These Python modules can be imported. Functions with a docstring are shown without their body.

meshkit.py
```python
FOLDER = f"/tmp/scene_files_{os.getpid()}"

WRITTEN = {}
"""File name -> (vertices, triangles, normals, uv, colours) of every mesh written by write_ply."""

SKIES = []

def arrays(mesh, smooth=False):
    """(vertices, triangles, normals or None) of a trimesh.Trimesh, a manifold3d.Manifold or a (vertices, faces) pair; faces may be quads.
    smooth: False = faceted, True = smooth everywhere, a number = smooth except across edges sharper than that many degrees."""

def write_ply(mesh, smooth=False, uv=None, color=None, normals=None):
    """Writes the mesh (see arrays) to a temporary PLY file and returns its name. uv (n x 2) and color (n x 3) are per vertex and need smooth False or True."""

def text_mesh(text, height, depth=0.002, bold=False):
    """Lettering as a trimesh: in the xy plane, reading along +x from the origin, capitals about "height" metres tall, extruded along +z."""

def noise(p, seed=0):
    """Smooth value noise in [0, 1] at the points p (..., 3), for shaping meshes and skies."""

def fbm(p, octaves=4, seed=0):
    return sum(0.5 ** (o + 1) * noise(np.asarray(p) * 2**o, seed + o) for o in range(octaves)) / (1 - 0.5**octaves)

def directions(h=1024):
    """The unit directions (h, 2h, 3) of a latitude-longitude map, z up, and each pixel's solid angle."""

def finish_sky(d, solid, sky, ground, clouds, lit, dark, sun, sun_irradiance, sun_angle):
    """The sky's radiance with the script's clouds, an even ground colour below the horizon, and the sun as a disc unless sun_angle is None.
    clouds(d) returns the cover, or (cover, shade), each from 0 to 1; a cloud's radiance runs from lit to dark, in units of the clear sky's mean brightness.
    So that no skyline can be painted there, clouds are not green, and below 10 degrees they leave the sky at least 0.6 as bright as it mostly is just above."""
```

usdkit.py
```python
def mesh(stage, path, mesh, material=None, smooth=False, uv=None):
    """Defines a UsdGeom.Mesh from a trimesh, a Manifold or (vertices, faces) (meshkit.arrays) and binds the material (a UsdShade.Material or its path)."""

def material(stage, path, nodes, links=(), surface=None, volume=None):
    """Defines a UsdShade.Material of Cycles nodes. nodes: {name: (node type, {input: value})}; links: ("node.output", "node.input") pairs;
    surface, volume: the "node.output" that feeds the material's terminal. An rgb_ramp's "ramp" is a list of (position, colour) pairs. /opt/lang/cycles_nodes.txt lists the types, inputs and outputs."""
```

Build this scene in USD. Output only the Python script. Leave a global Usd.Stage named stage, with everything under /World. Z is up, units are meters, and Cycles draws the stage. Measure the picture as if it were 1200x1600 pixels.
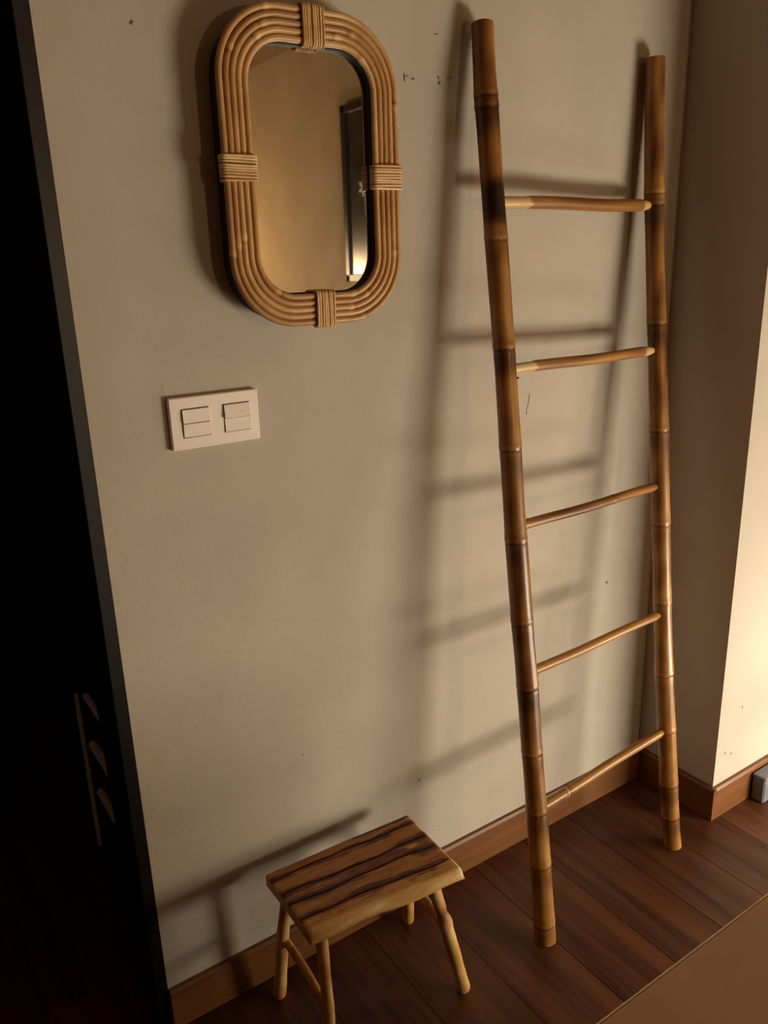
import math
import numpy as np
import trimesh
import usdkit, meshkit
from pxr import Usd, UsdGeom, UsdShade, UsdLux, Sdf, Gf, Vt
from shapely.geometry import Polygon, box as sbox

stage = Usd.Stage.CreateInMemory()
UsdGeom.SetStageUpAxis(stage, UsdGeom.Tokens.z)
UsdGeom.SetStageMetersPerUnit(stage, 1.0)
world = UsdGeom.Xform.Define(stage, '/World')
stage.SetDefaultPrim(world.GetPrim())
UsdGeom.Scope.Define(stage, '/World/Looks')
rng = np.random.default_rng(7)

# ------------------------------------------------------------------ camera
CAM = np.array([0.0, -1.2247, 1.3765])
YAW, PITCH, ROLL, FPX = 0.5846, 0.3007, -0.0318, 1260.54
cw = np.array([math.sin(YAW) * math.cos(PITCH), math.cos(YAW) * math.cos(PITCH), -math.sin(PITCH)])
cr0 = np.array([math.cos(YAW), -math.sin(YAW), 0.0])
cu0 = np.cross(cr0, cw)
cr = math.cos(ROLL) * cr0 + math.sin(ROLL) * cu0
cu = -math.sin(ROLL) * cr0 + math.cos(ROLL) * cu0
cam = UsdGeom.Camera.Define(stage, '/World/camera')
M = Gf.Matrix4d(*[float(x) for x in (*cr, 0, *cu, 0, *(-cw), 0, *CAM, 1)])
cam.AddTransformOp().Set(M)
cam.CreateHorizontalApertureAttr(36.0)
cam.CreateVerticalApertureAttr(48.0)
cam.CreateFocalLengthAttr(FPX / 1200 * 36.0)
cam.CreateClippingRangeAttr(Gf.Vec2f(0.02, 100))
cam.CreateExposureAttr(0.0)

# lamps of the room: a long paper lantern and a small globe lamp on the floor right of the picture, plus an unseen globe lamp added at the far end for fill
LAMP_X, LAMP_Y, LAMP_R, LAMP_COL, LAMP_STRENGTH = (1.88, 2.74), -1.9, 0.22, (1.0, 0.92, 0.715), 32.5
SMALL_POS, SMALL_R, SMALL_COL, SMALL_STRENGTH = (1.98, -0.68, 0.27), 0.06, (1.0, 0.92, 0.76), 70.0
LAMP2_POS, LAMP2_R, LAMP2_COL, LAMP2_STRENGTH = (1.76, -5.0, 1.28), 0.10, (1.0, 0.70, 0.38), 150.0

# ------------------------------------------------------------------ helpers
_used = {}


def path_for(name, parent):
    base = parent.GetPath() if parent is not None else Sdf.Path('/World')
    k = (str(base), name)
    n = _used.get(k, 0)
    _used[k] = n + 1
    return str(base.AppendChild(name if n == 0 else f'{name}_{n:03d}'))


def tag(prim, label=None, cat=None, group=None, kind=None):
    for k, v in (('label', label), ('category', cat), ('group', group), ('kind', kind)):
        if v:
            prim.SetCustomDataByKey(k, v)
    return prim


def thing(name, label, cat, loc=(0, 0, 0), group=None, kind=None):
    x = UsdGeom.Xform.Define(stage, path_for(name, None))
    x.AddTranslateOp().Set(Gf.Vec3d(*loc))
    return tag(x.GetPrim(), label, cat, group, kind)


def obj(name, mesh, mat, parent=None, smooth=False, tone=None, label=None):
    m = usdkit.mesh(stage, path_for(name, parent), mesh, mat, smooth=smooth)
    if tone is not None:
        UsdGeom.PrimvarsAPI(m).CreatePrimvar('tone', Sdf.ValueTypeNames.FloatArray, 'vertex').Set(Vt.FloatArray.FromNumpy(np.asarray(tone, np.float32)))
    p = m.GetPrim()
    if label:
        p.SetCustomDataByKey('label', label)
    return p


def struct(name, mesh, mat, label, cat, smooth=False):
    return tag(obj(name, mesh, mat, None, smooth), label, cat, kind='structure')


def bx(x0, x1, y0, y1, z0, z1):
    m = trimesh.creation.box((x1 - x0, y1 - y0, z1 - z0))
    m.apply_translation(((x0 + x1) / 2, (y0 + y1) / 2, (z0 + z1) / 2))
    return m


def cbox(x0, x1, y0, y1, z0, z1, c=0.002):
    """box with chamfered edges"""
    h = np.array([x1 - x0, y1 - y0, z1 - z0]) / 2
    o = np.array([x0 + x1, y0 + y1, z0 + z1]) / 2
    c = min(c, h.min() * 0.9)
    pts = []
    for s in np.array(np.meshgrid([-1, 1], [-1, 1], [-1, 1])).T.reshape(-1, 3):
        for k in range(3):
            q = h - c
            q[k] = h[k]
            pts.append(s * q + o)
    return trimesh.convex.convex_hull(np.array(pts))


def cat(*ms):
    return trimesh.util.concatenate(list(ms))


def tube(pts, rad, sides=20, closed=False, caps=True, squash=1.0, round_end=0.0):
    """tube along pts; returns (v, f, s) with s the arc length at every vertex"""
    p = np.asarray(pts, float)
    n = len(p)
    rad = np.broadcast_to(np.asarray(rad, float), (n,))
    if closed:
        t = np.roll(p, -1, 0) - np.roll(p, 1, 0)
    else:
        t = np.gradient(p, axis=0)
    t /= np.linalg.norm(t, axis=1, keepdims=True)
    up = np.array([0, 0, 1.0]) if abs(t[0, 2]) < 0.9 else np.array([1.0, 0, 0])
    a = np.zeros_like(p)
    a[0] = np.cross(up, t[0]); a[0] /= np.linalg.norm(a[0])
    for i in range(1, n):
        a[i] = a[i - 1] - t[i] * (a[i - 1] @ t[i])
        a[i] /= np.linalg.norm(a[i])
    b = np.cross(t, a)
    ang = np.arange(sides) * 2 * np.pi / sides
    v = p[:, None] + rad[:, None, None] * (np.cos(ang)[None, :, None] * a[:, None] + np.sin(ang)[None, :, None] * b[:, None] * squash)
    s = np.r_[0, np.cumsum(np.linalg.norm(np.diff(p, axis=0), axis=1))]
    sv = np.repeat(s, sides)
    rows = n if closed else n - 1
    i, j = np.meshgrid(np.arange(rows), np.arange(sides), indexing='ij')
    i2 = (i + 1) % n
    q = np.stack([i * sides + j, i * sides + (j + 1) % sides, i2 * sides + (j + 1) % sides, i2 * sides + j], -1).reshape(-1, 4)
    f = np.vstack([q[:, [0, 1, 2]], q[:, [0, 2, 3]]])
    v = v.reshape(-1, 3)
    if caps and not closed:
        for row, sgn in ((0, -1), (n - 1, 1)):
            ring = v[row * sides:(row + 1) * sides].copy()
            k = len(v)
            v = np.vstack([v, ring, p[row]])
            sv = np.r_[sv, np.full(sides + 1, s[row])]
            jj = np.arange(sides)
            tri = np.stack([np.full(sides, k + sides), k + jj, k + (jj + 1) % sides], 1)
            f = np.vstack([f, tri if sgn > 0 else tri[:, ::-1]])
    return v, f, sv


def spline(pts, n):
    from scipy.interpolate import PchipInterpolator
    p = np.asarray(pts, float)
    s = np.r_[0, np.cumsum(np.linalg.norm(np.diff(p, axis=0), axis=1))]
    return PchipInterpolator(s, p)(np.linspace(0, s[-1], n))


def rr_path(hw, hh, r, step=0.004):
    """closed rounded rectangle in (x, z), counter-clockwise from the right middle"""
    pts = []
    def line(a, b):
        n = max(2, int(math.dist(a, b) / step))
        for t in np.linspace(0, 1, n, endpoint=False):
            pts.append((a[0] + (b[0] - a[0]) * t, a[1] + (b[1] - a[1]) * t))
    def arc(cx, cz, a0):
        n = max(6, int(r * math.pi / 2 / step))
        for t in np.linspace(0, math.pi / 2, n, endpoint=False):
            pts.append((cx + r * math.cos(a0 + t), cz + r * math.sin(a0 + t)))
    line((hw, 0), (hw, hh - r)); arc(hw - r, hh - r, 0)
    line((hw - r, hh), (-hw + r, hh)); arc(-hw + r, hh - r, math.pi / 2)
    line((-hw, hh - r), (-hw, -hh + r)); arc(-hw + r, -hh + r, math.pi)
    line((-hw + r, -hh), (hw - r, -hh)); arc(hw - r, -hh + r, 3 * math.pi / 2)
    line((hw, -hh + r), (hw, 0))
    return np.array(pts)


def plate_xz(poly, y0, y1):
    """extrude a polygon of (x, z) from y0 to y1 (y0 < y1)"""
    m = trimesh.creation.extrude_polygon(poly, y1 - y0, engine='earcut')
    v = m.vertices.copy()
    m.vertices = np.stack([v[:, 0], y1 - v[:, 2], v[:, 1]], 1)
    return m


# ------------------------------------------------------------------ materials
def mat(name, nodes, links, surface='p.BSDF'):
    return usdkit.material(stage, f'/World/Looks/{name}', nodes, links, surface=surface)


def plain(name, col, rough=0.5, metallic=0.0, **kw):
    return mat(name, {'p': ('principled_bsdf', {'base_color': col, 'roughness': rough, 'metallic': metallic, **kw})}, [])


def paint(name, col, rough=0.75, mott=0.06, bump=0.25):
    c0 = tuple(c * (1 - mott) for c in col); c1 = tuple(c * (1 + mott) for c in col)
    return mat(name, {
        'g': ('geometry', {}),
        'n1': ('noise_texture', {'scale': 3.5, 'detail': 4.0, 'roughness': 0.6}),
        'rmp': ('rgb_ramp', {'ramp': [(0.35, c0), (0.65, c1)]}),
        'n2': ('noise_texture', {'scale': 160.0, 'detail': 3.0}),
        'n3': ('noise_texture', {'scale': 9.0, 'detail': 3.0}),
        'mx': ('math', {'math_type': 'multiply_add', 'value2': 6.0}),
        'b': ('bump', {'strength': bump, 'distance': 0.0012}),
        'p': ('principled_bsdf', {'roughness': rough, 'specular_ior_level': 0.3})},
        [('g.position', 'n1.vector'), ('g.position', 'n2.vector'), ('g.position', 'n3.vector'), ('n1.fac', 'rmp.fac'), ('rmp.color', 'p.base_color'),
         ('n3.fac', 'mx.value1'), ('n2.fac', 'mx.value3'), ('mx.value', 'b.height'), ('b.normal', 'p.normal')])


def wood(name, dark, light, scale, rough=0.45, vary=0.25, detail=5.0, coat=0.0, bump=0.15, spec=0.5):
    """grain stretched along one axis; every object gets its own shade and offset"""
    return mat(name, {
        'g': ('geometry', {}),
        'oi': ('object_info', {}),
        'off': ('math', {'math_type': 'multiply', 'value2': 37.0}),
        'cx': ('combine_xyz', {}),
        'mp': ('mapping', {'mapping_type': 'point', 'scale': scale}),
        'n1': ('noise_texture', {'scale': 1.0, 'detail': detail, 'roughness': 0.62, 'distortion': 0.6}),
        'rmp': ('rgb_ramp', {'ramp': [(0.30, dark), (0.72, light)]}),
        'mr': ('map_range', {'from_min': 0.0, 'from_max': 1.0, 'to_min': 1 - vary, 'to_max': 1 + vary}),
        'hs': ('hsv', {'hue': 0.5, 'saturation': 1.0}),
        'b': ('bump', {'strength': bump, 'distance': 0.001}),
        'p': ('principled_bsdf', {'roughness': rough, 'coat_weight': coat, 'coat_roughness': 0.3, 'specular_ior_level': spec})},
        [('oi.random', 'off.value1'), ('off.value', 'cx.x'), ('off.value', 'cx.y'), ('off.value', 'cx.z'), ('g.position', 'mp.vector'), ('cx.vector', 'mp.location'),
         ('mp.vector', 'n1.vector'), ('n1.fac', 'rmp.fac'), ('oi.random', 'mr.value'), ('rmp.color', 'hs.color'), ('mr.result', 'hs.value'),
         ('hs.color', 'p.base_color'), ('n1.fac', 'b.height'), ('b.normal', 'p.normal')])


def toned(name, ramp, scale, amount=0.35, rough=0.4, bump=0.15, spec=0.5):
    """colour by the mesh's own 'tone' (0 burnt or barky, 1 pale), broken up by a stretched grain"""
    return mat(name, {
        'g': ('geometry', {}),
        'at': ('attribute', {'attribute': 'tone'}),
        'mp': ('mapping', {'mapping_type': 'point', 'scale': scale}),
        'n1': ('noise_texture', {'scale': 1.0, 'detail': 5.0, 'roughness': 0.65}),
        'ma': ('math', {'math_type': 'subtract', 'value2': 0.5}),
        'mb': ('math', {'math_type': 'multiply_add', 'value2': amount}),
        'rmp': ('rgb_ramp', {'ramp': ramp}),
        'b': ('bump', {'strength': bump, 'distance': 0.001}),
        'p': ('principled_bsdf', {'roughness': rough, 'specular_ior_level': spec})},
        [('g.position', 'mp.vector'), ('mp.vector', 'n1.vector'), ('n1.fac', 'ma.value1'), ('ma.value', 'mb.value1'), ('at.fac', 'mb.value3'),
         ('mb.value', 'rmp.fac'), ('rmp.color', 'p.base_color'), ('n1.fac', 'b.height'), ('b.normal', 'p.normal')])


WALL = (0.505, 0.435, 0.362)
m_wall = paint('wall_paint', WALL)
m_pillar = paint('pillar_paint', WALL, mott=0.03)
m_side = paint('side_wall_paint', (0.46, 0.34, 0.21))
m_room = paint('room_paint', (0.11, 0.062, 0.03))
m_ceil = paint('ceiling_paint', (0.17, 0.105, 0.055))  # ceiling toned dark to lower bounced light
m_hall = plain('hall_painted_dark', (0.005, 0.005, 0.005), 0.9)  # darkness of the unlit hall painted into the wall colour
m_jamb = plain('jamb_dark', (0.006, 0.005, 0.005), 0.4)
m_floor = wood('floor_laminate', (0.034, 0.0080, 0.0026), (0.150, 0.052, 0.020), (26, 1.6, 26), rough=0.42, vary=0.24, spec=0.30)
m_subfloor = plain('subfloor', (0.02, 0.012, 0.008), 0.9)
m_base = wood('baseboard_wood', (0.135, 0.045, 0.010), (0.23, 0.088, 0.024), (2.0, 30, 40), rough=0.42, vary=0.05)
m_base_y = wood('baseboard_wood_side', (0.135, 0.045, 0.010), (0.23, 0.088, 0.024), (30, 2.0, 40), rough=0.42, vary=0.05)
BAM = [(0.0, (0.018, 0.006, 0.002)), (0.22, (0.09, 0.030, 0.007)), (0.42, (0.27, 0.108, 0.022)), (0.60, (0.44, 0.210, 0.052)), (0.8, (0.62, 0.38, 0.16)), (1.0, (0.80, 0.62, 0.39))]
m_bam = toned('bamboo_stile', BAM, (55, 55, 2.2), 0.45, 0.33)
m_rung = toned('bamboo_rung', BAM, (3.0, 70, 70), 0.40, 0.36)
RAT = [(0.0, (0.10, 0.034, 0.010)), (0.3, (0.33, 0.145, 0.046)), (0.55, (0.54, 0.29, 0.11)), (0.8, (0.70, 0.45, 0.21)), (1.0, (0.82, 0.62, 0.35))]
m_cane = toned('rattan_cane', RAT, (16, 40, 16), 0.55, 0.42)
m_bind = toned('rattan_binding', RAT, (60, 60, 60), 0.45, 0.5)
STO = [(0.0, (0.060, 0.011, 0.004)), (0.2, (0.15, 0.032, 0.008)), (0.42, (0.38, 0.135, 0.026)), (0.62, (0.55, 0.25, 0.060)), (0.82, (0.70, 0.42, 0.15)), (1.0, (0.78, 0.58, 0.30))]
m_seat = toned('stool_slab_wood', STO, (7.0, 90, 60), 0.55, 0.5)
m_leg = toned('stool_branch_wood', STO, (55, 55, 12), 0.5, 0.55)
m_switch = plain('switch_plastic', (0.93, 0.81, 0.74), 0.28)
m_rocker = plain('rocker_plastic', (0.94, 0.83, 0.76), 0.18)
m_gap = plain('switch_gap', (0.10, 0.07, 0.05), 0.7)
m_mirror = plain('mirror_silver', (0.83, 0.82, 0.78), 0.02, 1.0)
m_backing = plain('mirror_backing', (0.02, 0.013, 0.009), 0.7)
m_nail = plain('nail_head', (0.05, 0.03, 0.02), 0.5)
m_scuff = plain('plaster_chip', (0.17, 0.12, 0.08), 0.9)
m_chip_light = plain('plaster_flake', (0.60, 0.54, 0.46), 0.9)
m_table = paint('table_top_tan', (0.66, 0.45, 0.32), rough=0.55, mott=0.10, bump=0.08)
m_edge_highlight = plain('table_edge_highlight', (0.90, 0.74, 0.58), 0.35)  # paler than the top: the edge highlight is put into this colour
m_dark_wood = plain('dark_wood', (0.03, 0.018, 0.012), 0.5)
m_steel = plain('pale_metal', (0.93, 0.93, 0.93), 0.4, 0.0)
m_black_metal = plain('black_metal', (0.010, 0.010, 0.010), 0.5)
m_pic_frame = plain('picture_frame_black', (0.02, 0.013, 0.010), 0.33)
m_flower = plain('picture_white_flower', (0.62, 0.52, 0.42), 0.5)
m_lamp = mat('lamp_paper_glow', {'e': ('emission', {'color': LAMP_COL, 'strength': LAMP_STRENGTH})}, [], 'e.emission')
m_small = mat('small_lamp_glow', {'e': ('emission', {'color': SMALL_COL, 'strength': SMALL_STRENGTH})}, [], 'e.emission')
m_grey = plain('lamp_base_grey', (0.16, 0.17, 0.20), 0.5)
m_box = plain('box_bluish_grey', (0.17, 0.18, 0.22), 0.6)
m_lamp2 = mat('fill_lamp_glow', {'e': ('emission', {'color': LAMP2_COL, 'strength': LAMP2_STRENGTH})}, [], 'e.emission')
m_print = mat('picture_print', {
    'g': ('geometry', {}), 'n': ('noise_texture', {'scale': 6.0, 'detail': 4.0}),
    'r': ('rgb_ramp', {'ramp': [(0.3, (0.010, 0.008, 0.007)), (0.75, (0.05, 0.04, 0.035))]}),
    'p': ('principled_bsdf', {'roughness': 0.24, 'specular_ior_level': 0.8})},
    [('g.position', 'n.vector'), ('n.fac', 'r.fac'), ('r.color', 'p.base_color')])

# ------------------------------------------------------------------ the room shell
XD, XP, DP, XE = 0.2912, 1.6249, 0.2286, 2.8     # door edge, projection's corner, its depth, right wall
XW, YS, ZC = -1.2, -5.6, 2.7
wall_back = struct('wall_back', cat(bx(XD, XP + 0.06, 0, 0.13, 0, ZC), bx(-0.62, XD, 0, 0.13, 2.06, ZC), bx(XW, -0.62, 0, 0.13, 0, ZC)), m_wall,
                   'warm beige plastered wall behind the mirror and the bamboo ladder', 'wall')
wall_projection = struct('wall_projection', bx(XP, XE + 0.1, -DP, 0.13, 0, ZC), m_pillar, 'projecting beige wall corner lit bright at its right face beside the ladder', 'wall')
struct('wall_right', bx(XE, XE + 0.1, YS, -DP, 0, ZC), m_side, 'brown wall with the dark picture, seen in the mirror', 'wall')
struct('wall_front', bx(XW, XE + 0.1, YS - 0.1, YS, 0, ZC), m_room, 'brown wall behind the camera', 'wall')
struct('wall_left', bx(XW - 0.1, XW, YS - 0.1, 1.9, 0, ZC), m_room, 'brown wall on the left, outside the picture', 'wall')
struct('ceiling', bx(XW - 0.1, XE + 0.1, YS - 0.1, 1.9, ZC, ZC + 0.1), m_ceil, 'plain ceiling over the room, toned dark to lower the bounce light', 'ceiling')
struct('wall_hall', cat(bx(XW, 1.3, 1.8, 1.9, 0, ZC), bx(1.2, 1.3, 0.13, 1.8, 0, ZC)), m_hall, 'walls of the unlit hall beyond the doorway, the darkness put into their colour', 'wall')
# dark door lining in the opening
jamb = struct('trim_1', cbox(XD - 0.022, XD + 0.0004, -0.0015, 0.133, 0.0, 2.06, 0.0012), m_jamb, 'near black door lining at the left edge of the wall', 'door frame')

# floor of separate laminate planks running away from the back wall
floor = struct('floor', bx(XW - 0.1, XE + 0.1, YS - 0.1, 1.9, -0.05, -0.008), m_subfloor, 'dark reddish brown laminate plank floor', 'floor')
PWD, PLN, GAP = 0.155, 1.28, 0.0008
ncol = 0
x = 1.18 - 16 * PWD
while x < XE + 0.05:
    off = (0.02, 0.31, 0.50, 0.14, 0.42)[ncol % 5] * PLN
    y = YS - 0.1 - off
    while y < 1.85:
        y0, y1 = max(y, YS - 0.1), min(y + PLN, 1.88)
        if y1 - y0 > 0.05:
            dz = float(rng.uniform(-0.0003, 0.0003))
            obj('plank', cbox(x + GAP / 2, x + PWD - GAP / 2, y0 + GAP / 2, y1 - GAP / 2, -0.008, -0.0003 + dz, 0.0006), m_floor, floor)
        y += PLN
    x += PWD
    ncol += 1

# baseboards
HB, TB = 0.0887, 0.0125


def baseboard(axis, a0, a1, at, sgn):
    prof = Polygon([(0, 0), (TB, 0), (TB, HB - 0.006), (TB - 0.004, HB), (0, HB)])
    m = trimesh.creation.extrude_polygon(prof, a1 - a0, engine='earcut')
    v = m.vertices.copy()
    if axis == 'x':
        m.vertices = np.stack([a0 + v[:, 2], at + sgn * v[:, 0], v[:, 1]], 1)
    else:
        m.vertices = np.stack([at + sgn * v[:, 0], a0 + v[:, 2], v[:, 1]], 1)
    trimesh.repair.fix_normals(m)
    return m


struct('baseboard_back', baseboard('x', XD + 0.001, XP - 0.0005, 0.0, -1), m_base, 'brown wooden baseboard running behind the stool and the ladder', 'baseboard')
struct('baseboard_projection', baseboard('y', -DP - TB, -TB - 0.0005, XP, -1), m_base_y, 'short brown wooden baseboard on the shaded side of the wall corner', 'baseboard')
struct('baseboard_right', baseboard('x', XP + 0.0002, XE, -DP, -1), m_base, 'brown wooden baseboard below the brightly lit face of the wall corner', 'baseboard')
struct('baseboard_side', baseboard('y', YS, -DP - TB - 0.001, XE, -1), m_base_y, 'brown wooden baseboard along the right wall, outside the picture', 'baseboard')


# chips and holes in the plaster
def chip(u, w, seed):
    r = np.random.default_rng(seed)
    a = np.linspace(0, 2 * np.pi, 11, endpoint=False)
    k = r.uniform(0.6, 1.2, 11)
    return Polygon(np.stack([np.cos(a) * u * k, np.sin(a) * w * k], 1))


def wall_chip(name, x, z, u, w, seed, m, parent, y=0.0, rot=0.0):
    from shapely import affinity
    pl = affinity.translate(affinity.rotate(chip(u, w, seed), rot, origin=(0, 0)), x, z)
    obj(name, plate_xz(pl, y - 0.0006, y + 0.0006), m, parent)


for i, (x, z, u, w, rot, light) in enumerate([
        (0.879, 1.671, 0.0016, 0.0075, 0, 0), (0.884, 1.673, 0.0035, 0.0012, 0, 0), (0.897, 1.6695, 0.004, 0.0016, 10, 0),
        (0.9505, 1.676, 0.0022, 0.0035, 30, 0), (0.9525, 1.668, 0.0024, 0.0036, -30, 0), (0.971, 1.677, 0.0022, 0.0016, 0, 0), (0.978, 1.677, 0.0024, 0.0018, 0, 0),
        (0.422, 1.699, 0.0035, 0.0022, 30, 0), (0.947, 1.742, 0.005, 0.001, 0, 0), (0.880, 0.304, 0.0032, 0.0085, -25, 1), (0.8815, 0.297, 0.0014, 0.006, -25, 0),
        (1.455, 0.613, 0.0045, 0.0032, 20, 0), (0.604, 0.47, 0.002, 0.0014, 0, 0), (0.41, 1.20, 0.001, 0.006, 20, 1)]):
    wall_chip('plaster_flake' if light else 'plaster_chip', x, z, u, w, i, m_chip_light if light else m_scuff, wall_back, rot=rot)
ck = spline([(1.183, 0, 1.105), (1.1805, 0, 1.088), (1.176, 0, 1.074), (1.175, 0, 1.062)], 14)
obj('plaster_crack', tube(ck, 0.0008, 6)[:2], m_scuff, wall_back)
for i, (x, z) in enumerate([(1.717, 0.283), (1.663, 0.172), (1.690, 0.160)]):
    wall_chip('plaster_chip', x, z, 0.0016, 0.0038, 50 + i, m_scuff, wall_projection, y=-DP)

# ------------------------------------------------------------------ ladder
ladder = thing('ladder', 'tall bamboo ladder with five thin rungs leaning against the wall', 'ladder')
LP = [(1.008, -0.2655, 0.0), (1.012, -0.226, 0.29), (1.0115, -0.208, 0.429), (1.013, -0.189, 0.567), (1.0105, -0.172, 0.703), (1.011, -0.151, 0.861), (1.014, -0.127, 1.041),
      (1.0175, -0.102, 1.222), (1.018, -0.077, 1.41), (1.018, -0.066, 1.495), (1.019, -0.048, 1.629), (1.027, -0.026, 1.76)]
RP = [(1.462, -0.241, 0.0), (1.457, -0.229, 0.089), (1.456, -0.200, 0.309), (1.457, -0.181, 0.447), (1.461, -0.158, 0.62), (1.467, -0.134, 0.8), (1.472, -0.106, 1.02),
      (1.480, -0.075, 1.236), (1.483, -0.046, 1.484), (1.486, -0.024, 1.752)]
NL = [0.045, 0.181, 0.300, 0.429, 0.567, 0.703, 0.864, 1.039, 1.222, 1.411, 1.628, 1.647]
NR = [0.085, 0.170, 0.308, 0.447, 0.618, 0.800, 1.008, 1.235, 1.476, 1.499]


def stile(P, nodes, r0, r1, dark, seed):
    n = 900
    p = spline(P, n)
    z = p[:, 2]
    L = z[-1]
    r = r0 + (r1 - r0) * z / L
    r = r * (1 + 0.02 * np.sin(z * 9 + seed) + 0.012 * np.sin(z * 23 + 2 * seed))
    tone = 0.47 + 0.05 * np.sin(z * 5 + seed) - 0.05 * (z / L)
    for k, zn in enumerate(nodes):
        d = z - zn
        r += 0.0006 * np.exp(-(d / 0.005) ** 2) - 0.0005 * np.exp(-((d + 0.007) / 0.003) ** 2) + 0.0006 * np.exp(-(d / 0.025) ** 2)
        tone += -0.17 * np.exp(-((d + 0.007) / 0.0020) ** 2) + 0.09 * np.exp(-(d / 0.0035) ** 2) - 0.12 * np.exp(-((d + 0.03) / 0.022) ** 2) + 0.05 * np.exp(-((d - 0.02) / 0.014) ** 2)
    for zc, wd, am in dark:
        tone -= am * np.exp(-((z - zc) / wd) ** 4)
    v, f, s = tube(p, r, 28)
    t = np.interp(s, np.r_[0, np.cumsum(np.linalg.norm(np.diff(p, axis=0), axis=1))], tone)
    ang = meshkit.noise(v * np.array([60, 60, 14]), seed) - 0.5
    t = t + ang * 0.28
    # dark of the hollow bore painted on the closed caps at both cut ends
    nside = n * 28
    t[nside:] = 0.62
    t[nside + 28] = 0.1
    t[-1] = 0.1
    return (v, f), np.clip(t, 0, 1)


g, t = stile(LP, NL, 0.0220, 0.0198, [(1.468, 0.036, 0.50), (1.64, 0.10, 0.10), (1.19, 0.025, 0.10), (0.50, 0.05, 0.10)], 1)
stile_l = obj('stile', g, m_bam, ladder, smooth=True, tone=t, label='left bamboo stile with a burnt black band by the top rung')
g, t = stile(RP, NR, 0.0208, 0.0196, [(1.65, 0.12, 0.07), (1.13, 0.09, 0.06), (0.68, 0.03, 0.08)], 5)
stile_r = obj('stile', g, m_bam, ladder, smooth=True, tone=t)

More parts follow.
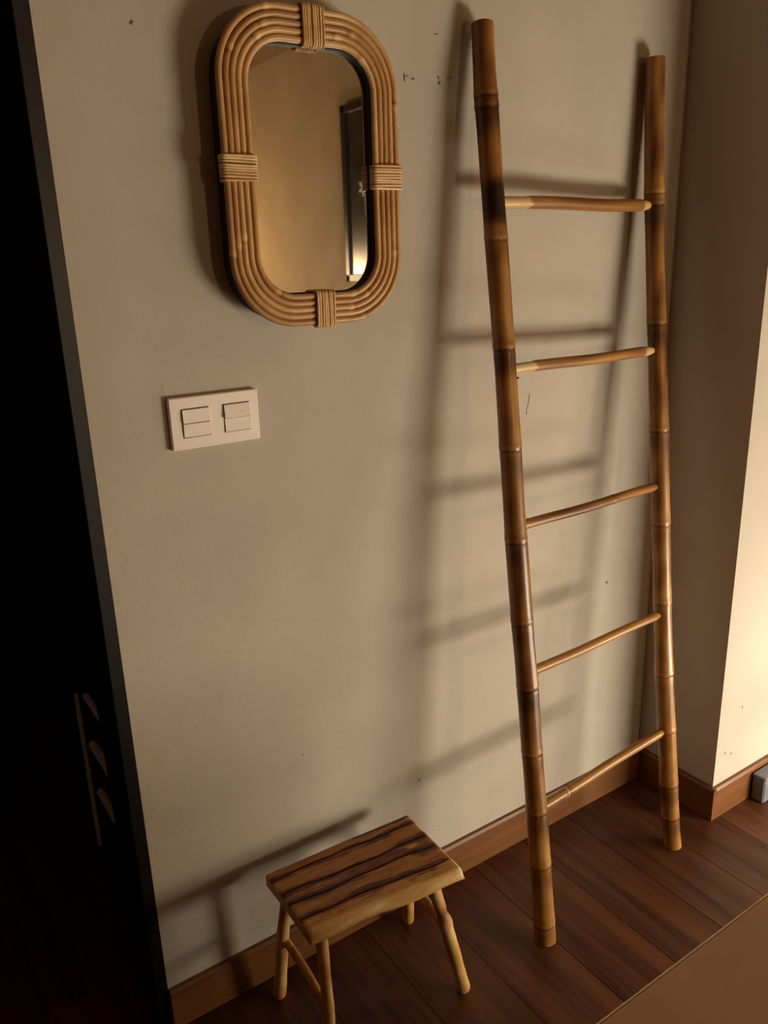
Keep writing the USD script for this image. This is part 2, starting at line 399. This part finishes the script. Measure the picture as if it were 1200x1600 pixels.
RUNGS = [((1.018, -0.068, 1.471), (1.483, -0.046, 1.472), 0.0118, 0.0122), ((1.018, -0.106, 1.179), (1.477, -0.083, 1.176), 0.0105, 0.0112), ((1.014, -0.1475, 0.886), (1.469, -0.123, 0.882), 0.0098, 0.0098),
         ((1.012, -0.186, 0.591), (1.460, -0.163, 0.588), 0.0098, 0.0095), ((1.012, -0.225, 0.296), (1.456, -0.2005, 0.306), 0.0105, 0.0100)]
for k, (a, b, ra, rb) in enumerate(RUNGS):
    n = 260
    a, b = np.array(a), np.array(b)
    u = np.linspace(0, 1, n)
    p = a + (b - a) * u[:, None]
    p[:, 2] += 0.0018 * np.sin(u * math.pi * 2.0 + k) * (u * (1 - u)) * 4
    r = ra + (rb - ra) * u
    xx = p[:, 0] - a[0]
    L = b[0] - a[0]
    tone = np.full(n, 0.45 if k < 2 else 0.50) + 0.03 * np.sin(u * 9 + k)
    if k == 3:
        tone += 0.06
    if k < 2:      # whittled pale ends
        w0, w1 = (0.088, 0.045) if k == 0 else (0.075, 0.050)
        pale = 1 / (1 + np.exp((xx - w0) / 0.0015)) + 1 / (1 + np.exp((L - xx - w1) / 0.0015))
        tone = tone + pale * 0.36
        r = r - 0.0012 * pale
    r = r * (1 - 0.25 * np.exp(-((L - xx - 0.018) / 0.010) ** 2))
    if k == 4:
        r += 0.0016 * np.exp(-((xx - 0.088) / 0.004) ** 2); tone -= 0.22 * np.exp(-((xx - 0.095) / 0.004) ** 2)
        tone += 0.2 * np.exp(-((xx - 0.088) / 0.005) ** 2)
    if k == 2:
        r += 0.0008 * np.exp(-((xx - 0.29) / 0.004) ** 2); tone -= 0.18 * np.exp(-((xx - 0.21) / 0.12) ** 4)
    v, f, s = tube(p, r, 22)
    t = np.interp(s, np.r_[0, np.cumsum(np.linalg.norm(np.diff(p, axis=0), axis=1))], tone) + 0.2 * (meshkit.noise(v * np.array([12, 90, 90]), 20 + k) - 0.5)
    obj('rung', (v, f), m_rung, ladder, smooth=True, tone=np.clip(t, 0, 1), label='rung with pale whittled ends' if k < 2 else None)


def nail_on(P, zn, r0, ang, parent, rad=0.0022):
    p = spline(P, 400)
    c = p[np.argmin(abs(p[:, 2] - zn))]
    d = np.array([math.cos(ang), math.sin(ang), 0.0])
    m = trimesh.creation.icosphere(1, rad)
    m.apply_scale((1, 1, 1))
    m.apply_translation(c + d * r0)
    obj('nail', m, m_nail, parent, smooth=True)


for zn, aa in ((1.166, -0.75), (0.586, -0.62), (0.568, -0.65), (0.276, -0.6)):
    nail_on(LP, zn, 0.0212, aa, ladder)
for zn, aa in ((1.176, -0.9), (0.884, -0.75), (0.592, -0.7), (0.309, -0.8)):
    nail_on(RP, zn, 0.0205, aa, ladder)

# ------------------------------------------------------------------ rattan mirror
MX, MZ, MY = 0.6745, 1.510, -0.045
HW, HH, RO, CR = 0.1560, 0.2285, 0.106, 0.0051
mirror = thing('mirror', 'rounded rectangular wall mirror in a frame of five rattan canes', 'mirror', (MX, 0, MZ))
for k in range(5):
    o = CR + 2 * CR * k * 0.985
    q = rr_path(HW - o, HH - o, RO - o * 0.92)
    n = len(q)
    r_ = np.random.default_rng(100 + k)
    s = np.r_[0, np.cumsum(np.linalg.norm(np.diff(q, axis=0), axis=1))]
    rad = CR * (1 + 0.03 * np.sin(s * 21 + k * 2))
    tone = 0.47 + 0.10 * np.sin(s * 6 + 1.7 * k) + 0.02 * k
    for _ in range(4):
        sn = r_.uniform(0.05, s[-1] - 0.05)
        rad = rad + 0.0008 * np.exp(-((s - sn) / 0.0035) ** 2)
        tone = tone + 0.22 * np.exp(-((s - sn) / 0.005) ** 2) - 0.28 * np.exp(-((s - sn - 0.008) / 0.002) ** 2)
    p = np.stack([q[:, 0], np.full(n, MY) + 0.0008 * np.sin(s * 8 + k), q[:, 1]], 1)
    v, f, sv = tube(p, rad, 14, closed=True)
    t = np.repeat(tone, 14)
    obj('cane', (v, f), m_cane, mirror, smooth=True, tone=np.clip(t, 0, 1))
band = 2 * CR * 5 * 0.985
for along, cx, cz, length, nst in (('x', 0.003, HH - band / 2, 0.037, 9), ('z', -HW + band / 2, 0.004, 0.037, 9), ('z', HW - band / 2, -0.002, 0.037, 9), ('x', 0.002, -HH + band / 2, 0.035, 8)):
    loop = rr_path(band / 2 + 0.0025, CR + 0.0026, 0.0055, 0.0025)
    parts, tones = [], []
    for i in range(nst):
        w = length / nst
        d = (i + 0.5) * w - length / 2
        a = np.linspace(0, 1, len(loop), endpoint=False)
        wob = rng.uniform(-0.0007, 0.0007) + 0.0005 * np.sin(2 * np.pi * a + rng.uniform(0, 6))
        if along == 'x':
            p = np.stack([cx + d + wob, MY - loop[:, 1], cz + loop[:, 0]], 1)
        else:
            p = np.stack([cx + loop[:, 0], MY - loop[:, 1], cz + d + wob], 1)
        v, f, sv = tube(p, w * 0.54, 8, closed=True)
        parts.append((v, f)); tones.append(np.full(len(v), rng.uniform(0.55, 0.9)))
    n0 = np.cumsum([0] + [len(v) for v, _ in parts])
    V = np.vstack([v for v, _ in parts]); F = np.vstack([f + n for (_, f), n in zip(parts, n0)])
    obj('binding', (V, F), m_bind, mirror, smooth=True, tone=np.concatenate(tones))
inner = HW - band
outl = lambda g, rr: Polygon(rr_path(HW - g, HH - g, rr))
obj('mirror_glass', plate_xz(outl(band - 0.004, RO - band + 0.006), -0.0335, -0.030), m_mirror, mirror)
obj('backing', plate_xz(outl(0.008, RO - 0.008), -0.030, -0.004), m_backing, mirror)
obj('inner_rim', plate_xz(outl(0.009, RO - 0.008).difference(outl(band + 0.0016, RO - band)), MY + 0.003, -0.0335), m_backing, mirror)

# ------------------------------------------------------------------ light switch
SX0, SX1, SZ0, SZ1 = 0.4115, 0.5627, 1.1015, 1.1845
sw = thing('light_switch', 'cream double light switch plate with four rockers below the mirror', 'light switch', ((SX0 + SX1) / 2, 0, (SZ0 + SZ1) / 2))
hw, hh = (SX1 - SX0) / 2, (SZ1 - SZ0) / 2
obj('plate', cbox(-hw, hw, -0.0095, -0.0004, -hh, hh, 0.0016), m_switch, sw)
for cx, tilt in ((-0.0337, 0.0), (0.0362, 1.0)):
    obj('surround', plate_xz(sbox(cx - 0.0228, -0.0232, cx + 0.0228, 0.0232), -0.0099, -0.0090), m_gap, sw)
    for top in (1, 0):
        z0, z1 = (0.0006, 0.0220) if top else (-0.0220, -0.0006)
        out_hi, out_lo = (0.0125, 0.0135) if top else ((0.0128, 0.0112))
        if tilt and top:
            out_hi, out_lo = 0.0122, 0.0150
        if tilt and not top:
            out_hi, out_lo = 0.0108, 0.0122
        prof = Polygon([(0.0090, z0), (out_lo - 0.0008, z0), (out_lo, z0 + 0.0010), (out_hi, z1 - 0.0010), (out_hi - 0.0008, z1), (0.0090, z1)])
        m = trimesh.creation.extrude_polygon(prof, 0.0436, engine='earcut')
        v = m.vertices.copy()
        m.vertices = np.stack([cx - 0.0218 + v[:, 2], -v[:, 0], v[:, 1]], 1)
        trimesh.repair.fix_normals(m)
        obj('rocker', m, m_rocker, sw)

# ------------------------------------------------------------------ wooden stool
stool = thing('stool', 'small rustic wooden stool with a bark-streaked plank seat and branch legs', 'stool')
BL, BR, FR, FL = np.array([0.485, -0.049]), np.array([0.801, -0.067]), np.array([0.794, -0.256]), np.array([0.486, -0.219])
ZT, TH = 0.285, 0.026


def seat_pt(u, w):
    a = BL + (BR - BL) * u[..., None]; b = FL + (FR - FL) * u[..., None]
    return a + (b - a) * w[..., None]


cuts = [0.0, 0.13, 0.39, 0.555, 0.80, 1.0]
mid = [0.46, 0.50, 0.27, 0.50, 0.69]
for k in range(5):
    nu, nw = 170, 30
    u = np.linspace(0, 1, nu)
    w0 = cuts[k] + (0.012 * np.sin(u * 7 + k * 2.1) + 0.006 * np.sin(u * 19 + k) if k > 0 else 0.004 * np.sin(u * 9)) * np.minimum(1, 1)
    kk = k + 1
    w1 = cuts[kk] + (0.012 * np.sin(u * 7 + kk * 2.1) + 0.006 * np.sin(u * 19 + kk) if kk < 5 else 0.006 * np.sin(u * 8 + 1))
    g_ = 0.0015
    # closed cross-section: top from w0 to w1 with rounded shoulders, then back underneath
    tt = np.linspace(0, 1, nw)
    W = (w0[:, None] + g_) + (w1 - w0 - 2 * g_)[:, None] * tt[None]
    U = np.repeat(u[:, None], nw, 1)
    edge = np.minimum(tt, 1 - tt)
    drop = 0.0016 * np.clip(1 - edge / 0.10, 0, 1) ** 2
    if k == 4:
        drop = np.where(tt > 0.5, 0.011 * np.clip(1 - (1 - tt) / 0.30, 0, 1) ** 2, drop)
    P = np.zeros((nu, nw, 3))
    P[..., :2] = seat_pt(U, W)
    P[..., 2] = ZT - drop[None] + 0.0012 * (meshkit.fbm(np.stack([U * 9, W * 30, U * 0 + k], -1), 3, k) - 0.5)
    P[..., 2] -= 0.004 * np.clip(1 - np.minimum(U, 1 - U) / 0.018, 0, 1) ** 2
    B = P[:, ::-1].copy()
    B[..., 2] = ZT - TH + (0.003 * np.sin(u * 11 + k))[:, None] * (0.3 if k < 4 else 1)
    if k == 4:       # bulging bark-side front
        bulge = 0.004
        mid_ = (P[:, -1] + B[:, 0]) / 2
        mid_[:, 1] -= bulge
        ring = np.concatenate([P, mid_[:, None], B], 1)
    else:
        ring = np.concatenate([P, B], 1)
    nr = ring.shape[1]
    v = ring.reshape(-1, 3)
    i, j = np.meshgrid(np.arange(nu - 1), np.arange(nr), indexing='ij')
    q = np.stack([i * nr + j, (i + 1) * nr + j, (i + 1) * nr + (j + 1) % nr, i * nr + (j + 1) % nr], -1).reshape(-1, 4)
    f = np.vstack([q[:, [0, 1, 2]], q[:, [0, 2, 3]]])
    tone = np.zeros((nu, nr))
    nz = meshkit.fbm(np.stack([U * 7, W * 22, U * 0 + 3.3 * k], -1), 4, 31 + k)
    lo = meshkit.noise(np.stack([U * 4.3, W * 9, U * 0 + 7.7 * k], -1), 77 + k)
    fine = meshkit.fbm(np.stack([U * 13, W * 62, U * 0 + 1.3 * k], -1), 3, 177 + k)
    bark = np.clip((0.10 + 0.34 * lo - edge[None]) / 0.12 + (nz - 0.5) * 3.0 - 0.45 + (fine - 0.5) * 3.0, 0, 1)
    tt_ = mid[k] - bark * 0.44 + (nz - 0.5) * 0.30 + (fine - 0.5) * 0.12
    if k == 4:
        tt_ = tt_ - 0.40 * np.clip((fine - 0.60) * 7, 0, 1) * np.clip((0.62 - tt[None]) * 6, 0, 1)
    if k == 2:
        tt_ = tt_ + 0.45 * np.clip((nz - 0.56) * 8, 0, 1)
    if k == 4:
        tt_ = np.where(tt[None] > 0.66, 0.76 + (nz - 0.5) * 0.5, tt_)
    tt_ = tt_ + 0.30 * np.clip(1 - (1 - U) / 0.05, 0, 1) + 0.15 * np.clip(1 - U / 0.02, 0, 1)
    tone[:, :nw] = tt_
    tone[:, nw:] = 0.72 if k == 4 else 0.35
    tone = tone.ravel()
    # end caps
    for row, fl in ((0, False), (nu - 1, True)):
        base = len(v)
        ringv = ring[row]
        v = np.vstack([v, ringv, ringv.mean(0)])
        tone = np.r_[tone, np.full(nr, 0.62), 0.5]
        jj = np.arange(nr)
        tri = np.stack([np.full(nr, base + nr), base + jj, base + (jj + 1) % nr], 1)
        f = np.vstack([f, tri[:, ::-1] if fl else tri])
    tm = trimesh.Trimesh(v, f, process=False)
    if tm.volume < 0:
        f = f[:, ::-1]
    obj('seat_plank', (v, f), m_seat, stool, smooth=True, tone=np.clip(tone, 0, 1), label='pale rounded front plank of the seat' if k == 4 else ('dark barky seat plank' if k == 2 else None))

ends = {'fl': ((0.514, -0.206, 0.262), (0.487, -0.258, 0.0)), 'fr': ((0.741, -0.228, 0.262), (0.791, -0.262, 0.0)), 'bl': ((0.507, -0.095, 0.262), (0.487, -0.060, 0.0)), 'br': ((0.768, -0.100, 0.262), (0.803, -0.056, 0.0))}
LR = {'fl': 0.0110, 'fr': 0.0128, 'bl': 0.0122, 'br': 0.0115}
for k, (nm, (a, b)) in enumerate(ends.items()):
    a, b = np.array(a), np.array(b)
    u = np.linspace(0, 1, 90)
    p = a + (b - a) * u[:, None]
    bow = {'fl': (0.004, 0.002), 'fr': (0.002, 0.0), 'bl': (-0.003, 0.002), 'br': (0.002, 0.002)}[nm]
    p[:, 0] += bow[0] * np.sin(u * math.pi); p[:, 1] += bow[1] * np.sin(u * math.pi * 2)
    r = LR[nm] * (0.94 + 0.10 * u + 0.04 * np.sin(u * 13 + k))
    r = r * np.clip(1 - 0.35 * np.clip((u - 0.965) / 0.035, 0, 1) ** 2, 0.5, 1)
    tone = np.full(90, 0.70) + 0.06 * np.sin(u * 17 + k)
    if nm == 'fr':     # knob left where a side branch was cut away
        r += 0.0028 * np.exp(-((u - 0.36) / 0.05) ** 2) - 0.0022 * np.exp(-((u - 0.27) / 0.03) ** 2)
        tone -= 0.35 * np.exp(-((u - 0.27) / 0.05) ** 2)
    v, f, s = tube(p, r, 18)
    c = np.repeat(p, 18, 0)
    dv = v[:len(c)] - c
    v[:len(c)] = c + dv * (1 + 0.10 * (meshkit.fbm(v[:len(c)] * 55, 3, 60 + k) - 0.5))[:, None]
    t = np.interp(s, np.r_[0, np.cumsum(np.linalg.norm(np.diff(p, axis=0), axis=1))], tone) + 0.5 * (meshkit.fbm(v * np.array([70, 70, 22]), 3, 70 + k) - 0.5)
    obj('leg', (v, f), m_leg, stool, smooth=True, tone=np.clip(t, 0, 1))


def on_leg(nm, z):
    a, b = (np.array(q) for q in ends[nm])
    return a + (b - a) * ((a[2] - z) / (a[2] - b[2]))


for k, (n0, z0, n1, z1, rr) in enumerate((('bl', 0.150, 'fl', 0.122, 0.0078), ('br', 0.140, 'fr', 0.150, 0.0085))):
    p = spline([on_leg(n0, z0), (on_leg(n0, z0) + on_leg(n1, z1)) / 2 + [0.002, 0, 0.004], on_leg(n1, z1)], 40)
    v, f, s = tube(p, rr, 14)
    t = 0.55 + 0.5 * (meshkit.fbm(v * 60, 3, 90 + k) - 0.5)
    obj('stretcher', (v, f), m_leg, stool, smooth=True, tone=np.clip(t, 0, 1))
# batten under the planks that holds them together, one near each end
for u0 in (0.075, 0.865):
    a = seat_pt(np.array(u0), np.array(0.06)); b = seat_pt(np.array(u0), np.array(0.94))
    c_, d_ = (a + b) / 2, b - a
    m = cbox(-0.014, 0.014, -np.linalg.norm(d_) / 2, np.linalg.norm(d_) / 2, ZT - TH - 0.010, ZT - TH + 0.002, 0.002)
    m.apply_transform(trimesh.transformations.rotation_matrix(math.atan2(-d_[0], d_[1]) + math.pi, (0, 0, 1)))
    m.apply_translation((c_[0], c_[1], 0))
    v = np.array(m.vertices)
    obj('batten', (v, np.array(m.faces)), m_leg, stool, tone=np.full(len(v), 0.4))

# ------------------------------------------------------------------ low cabinet whose corner shows at the lower right
KX0, KX1, KY0, KY1, KZ = 0.50, 1.10, -1.15, -0.711, 0.45
kx, ky = (KX0 + KX1) / 2, (KY0 + KY1) / 2
cab = thing('low_cabinet', 'low cabinet with a plain tan top, its straight edge crossing the lower right corner', 'cabinet', (kx, ky, 0))
obj('top_panel', cbox(KX0 - kx, KX1 - kx, KY0 - ky, KY1 - ky - 0.0025, KZ - 0.022, KZ, 0.002), m_table, cab)
obj('edge_strip', cbox(KX0 - kx, KX1 - kx, KY1 - ky - 0.0025, KY1 - ky, KZ - 0.022, KZ + 0.0004, 0.0012), m_edge_highlight, cab)  # bright line along the edge, painted as a pale strip
obj('body', cbox(KX0 - kx + 0.01, KX1 - kx - 0.01, KY0 - ky + 0.01, KY1 - ky - 0.012, 0.0, KZ - 0.022, 0.002), m_dark_wood, cab)

# ------------------------------------------------------------------ rack glimpsed in the dark hall
rack = thing('metal_rack', 'slim grey metal upright with short round bars in the dark doorway', 'rack', (0.315, 0.44, 0))
obj('upright', cbox(-0.004, 0.004, 0.128, 0.142, 0.018, 0.44, 0.001), m_steel, rack)
obj('upright', cbox(0.006, 0.018, -0.150, -0.138, 0.018, 0.46, 0.001), m_black_metal, rack, label='near black upright')
obj('foot_rail', cbox(-0.010, 0.016, -0.155, 0.145, 0.0, 0.018, 0.002), m_black_metal, rack)
for zb, rb in ((0.452, 0.008), (0.325, 0.011), (0.195, 0.010)):
    v, f, s = tube([(0.012, -0.139, zb + 0.008), (0.012, 0.0, zb + 0.004), (0.012, 0.085, zb)], rb, 18)
    obj('bar', (v, f), m_steel, rack, smooth=40)

# small box on the floor against the baseboard, at the very right edge
gb = thing('small_box', 'small bluish grey box on the floor against the baseboard at the right edge', 'box', (1.83, -0.262, 0))
obj('box_body', cbox(-0.055, 0.055, -0.018, 0.018, 0, 0.066, 0.004), m_box, gb)
obj('box_lid', cbox(-0.056, 0.056, -0.019, 0.019, 0.066, 0.076, 0.003), m_box, gb)

# ------------------------------------------------------------------ picture on the right wall, seen in the mirror
PY0, PY1, PZ0, PZ1 = -3.375, -2.70, 1.262, 2.27
pic = thing('picture', 'dark framed picture with a small white flower, seen in the mirror', 'picture', (XE, (PY0 + PY1) / 2, (PZ0 + PZ1) / 2))
ph, pv, fw = (PY1 - PY0) / 2, (PZ1 - PZ0) / 2, 0.045
fr = cat(cbox(-0.03, -0.0005, -ph, -ph + fw, -pv, pv, 0.004), cbox(-0.03, -0.0005, ph - fw, ph, -pv, pv, 0.004),
         cbox(-0.03, -0.0005, -ph, ph, pv - fw, pv, 0.004), cbox(-0.03, -0.0005, -ph, ph, -pv, -pv + fw, 0.004))
obj('frame', fr, m_pic_frame, pic)
obj('print', bx(-0.014, -0.002, -ph + fw - 0.003, ph - fw + 0.003, -pv + fw - 0.003, pv - fw + 0.003), m_print, pic)
pet = []
for i in range(6):
    a = i * math.pi / 3 + 0.4
    e = Polygon([(0, 0), (0.014, 0.010), (0.040, 0.012), (0.056, 0.0), (0.038, -0.010), (0.014, -0.008)])
    from shapely import affinity
    pet.append(affinity.translate(affinity.rotate(e, math.degrees(a), origin=(0, 0)), -0.125, 0.035))
pet.append(affinity.translate(Polygon([(0, 0), (0.006, 0.0), (0.012, -0.12), (0.006, -0.13)]), -0.112, 0.0))
fm = cat(*[trimesh.creation.extrude_polygon(e, 0.0012, engine='earcut') for e in pet])
v = fm.vertices.copy()
fm.vertices = np.stack([-0.0135 - v[:, 2], v[:, 0], v[:, 1]], 1)
trimesh.repair.fix_normals(fm)
obj('flower', fm, m_flower, pic, label='white flower of the print')

# ------------------------------------------------------------------ the lamps that light the room
LXC, LHW = (LAMP_X[0] + LAMP_X[1]) / 2, (LAMP_X[1] - LAMP_X[0]) / 2
lamp = thing('floor_lantern', 'long glowing paper lantern lying on the floor right of the picture', 'lamp', (LXC, LAMP_Y, 0))
u = np.linspace(-math.pi / 2, math.pi / 2, 40)
px_ = np.r_[np.sin(u[:20]) * 0.08 - LHW + 0.08, np.sin(u[20:]) * 0.08 + LHW - 0.08]
v, f, sv = tube(np.stack([px_, 0 * px_, 0 * px_ + 0.025 + LAMP_R], 1), LAMP_R * np.maximum(np.sqrt(np.cos(u)), 0.05), 32)
obj('shade', (v, f), m_lamp, lamp, smooth=True)
for sx in (-1, 1):
    obj('foot', cbox(sx * 0.16 - 0.02, sx * 0.16 + 0.02, -0.09, 0.09, 0, 0.03, 0.004), m_dark_wood, lamp)
small = thing('small_lamp', 'small globe lamp standing by the brightly lit face of the wall corner', 'lamp', (SMALL_POS[0], SMALL_POS[1], 0))
bm = trimesh.creation.cylinder(0.05, 0.10, sections=32); bm.apply_translation((0, 0, 0.05))
obj('base', bm, m_grey, small, smooth=30)
bm = trimesh.creation.cylinder(0.012, SMALL_POS[2] - SMALL_R - 0.09, sections=16); bm.apply_translation((0, 0, (SMALL_POS[2] - SMALL_R + 0.10) / 2))
obj('stem', bm, m_grey, small, smooth=30)
gl = trimesh.creation.icosphere(3, SMALL_R); gl.apply_translation((0, 0, SMALL_POS[2]))
obj('globe', gl, m_small, small, smooth=True)
lamp2 = thing('globe_lamp', 'unseen globe lamp on a thin pole, added behind the camera for fill light', 'lamp', (LAMP2_POS[0], LAMP2_POS[1], 0))  # added out of view to fill the room with light
bm = trimesh.creation.cylinder(0.13, 0.025, sections=40); bm.apply_translation((0, 0, 0.0125))
obj('base', bm, m_black_metal, lamp2, smooth=30)
bm = trimesh.creation.cylinder(0.011, LAMP2_POS[2] - LAMP2_R, sections=20); bm.apply_translation((0, 0, (LAMP2_POS[2] - LAMP2_R) / 2 + 0.012))
obj('pole', bm, m_black_metal, lamp2, smooth=30)
gl = trimesh.creation.icosphere(4, LAMP2_R); gl.apply_translation((0, 0, LAMP2_POS[2]))
obj('globe', gl, m_lamp2, lamp2, smooth=True)
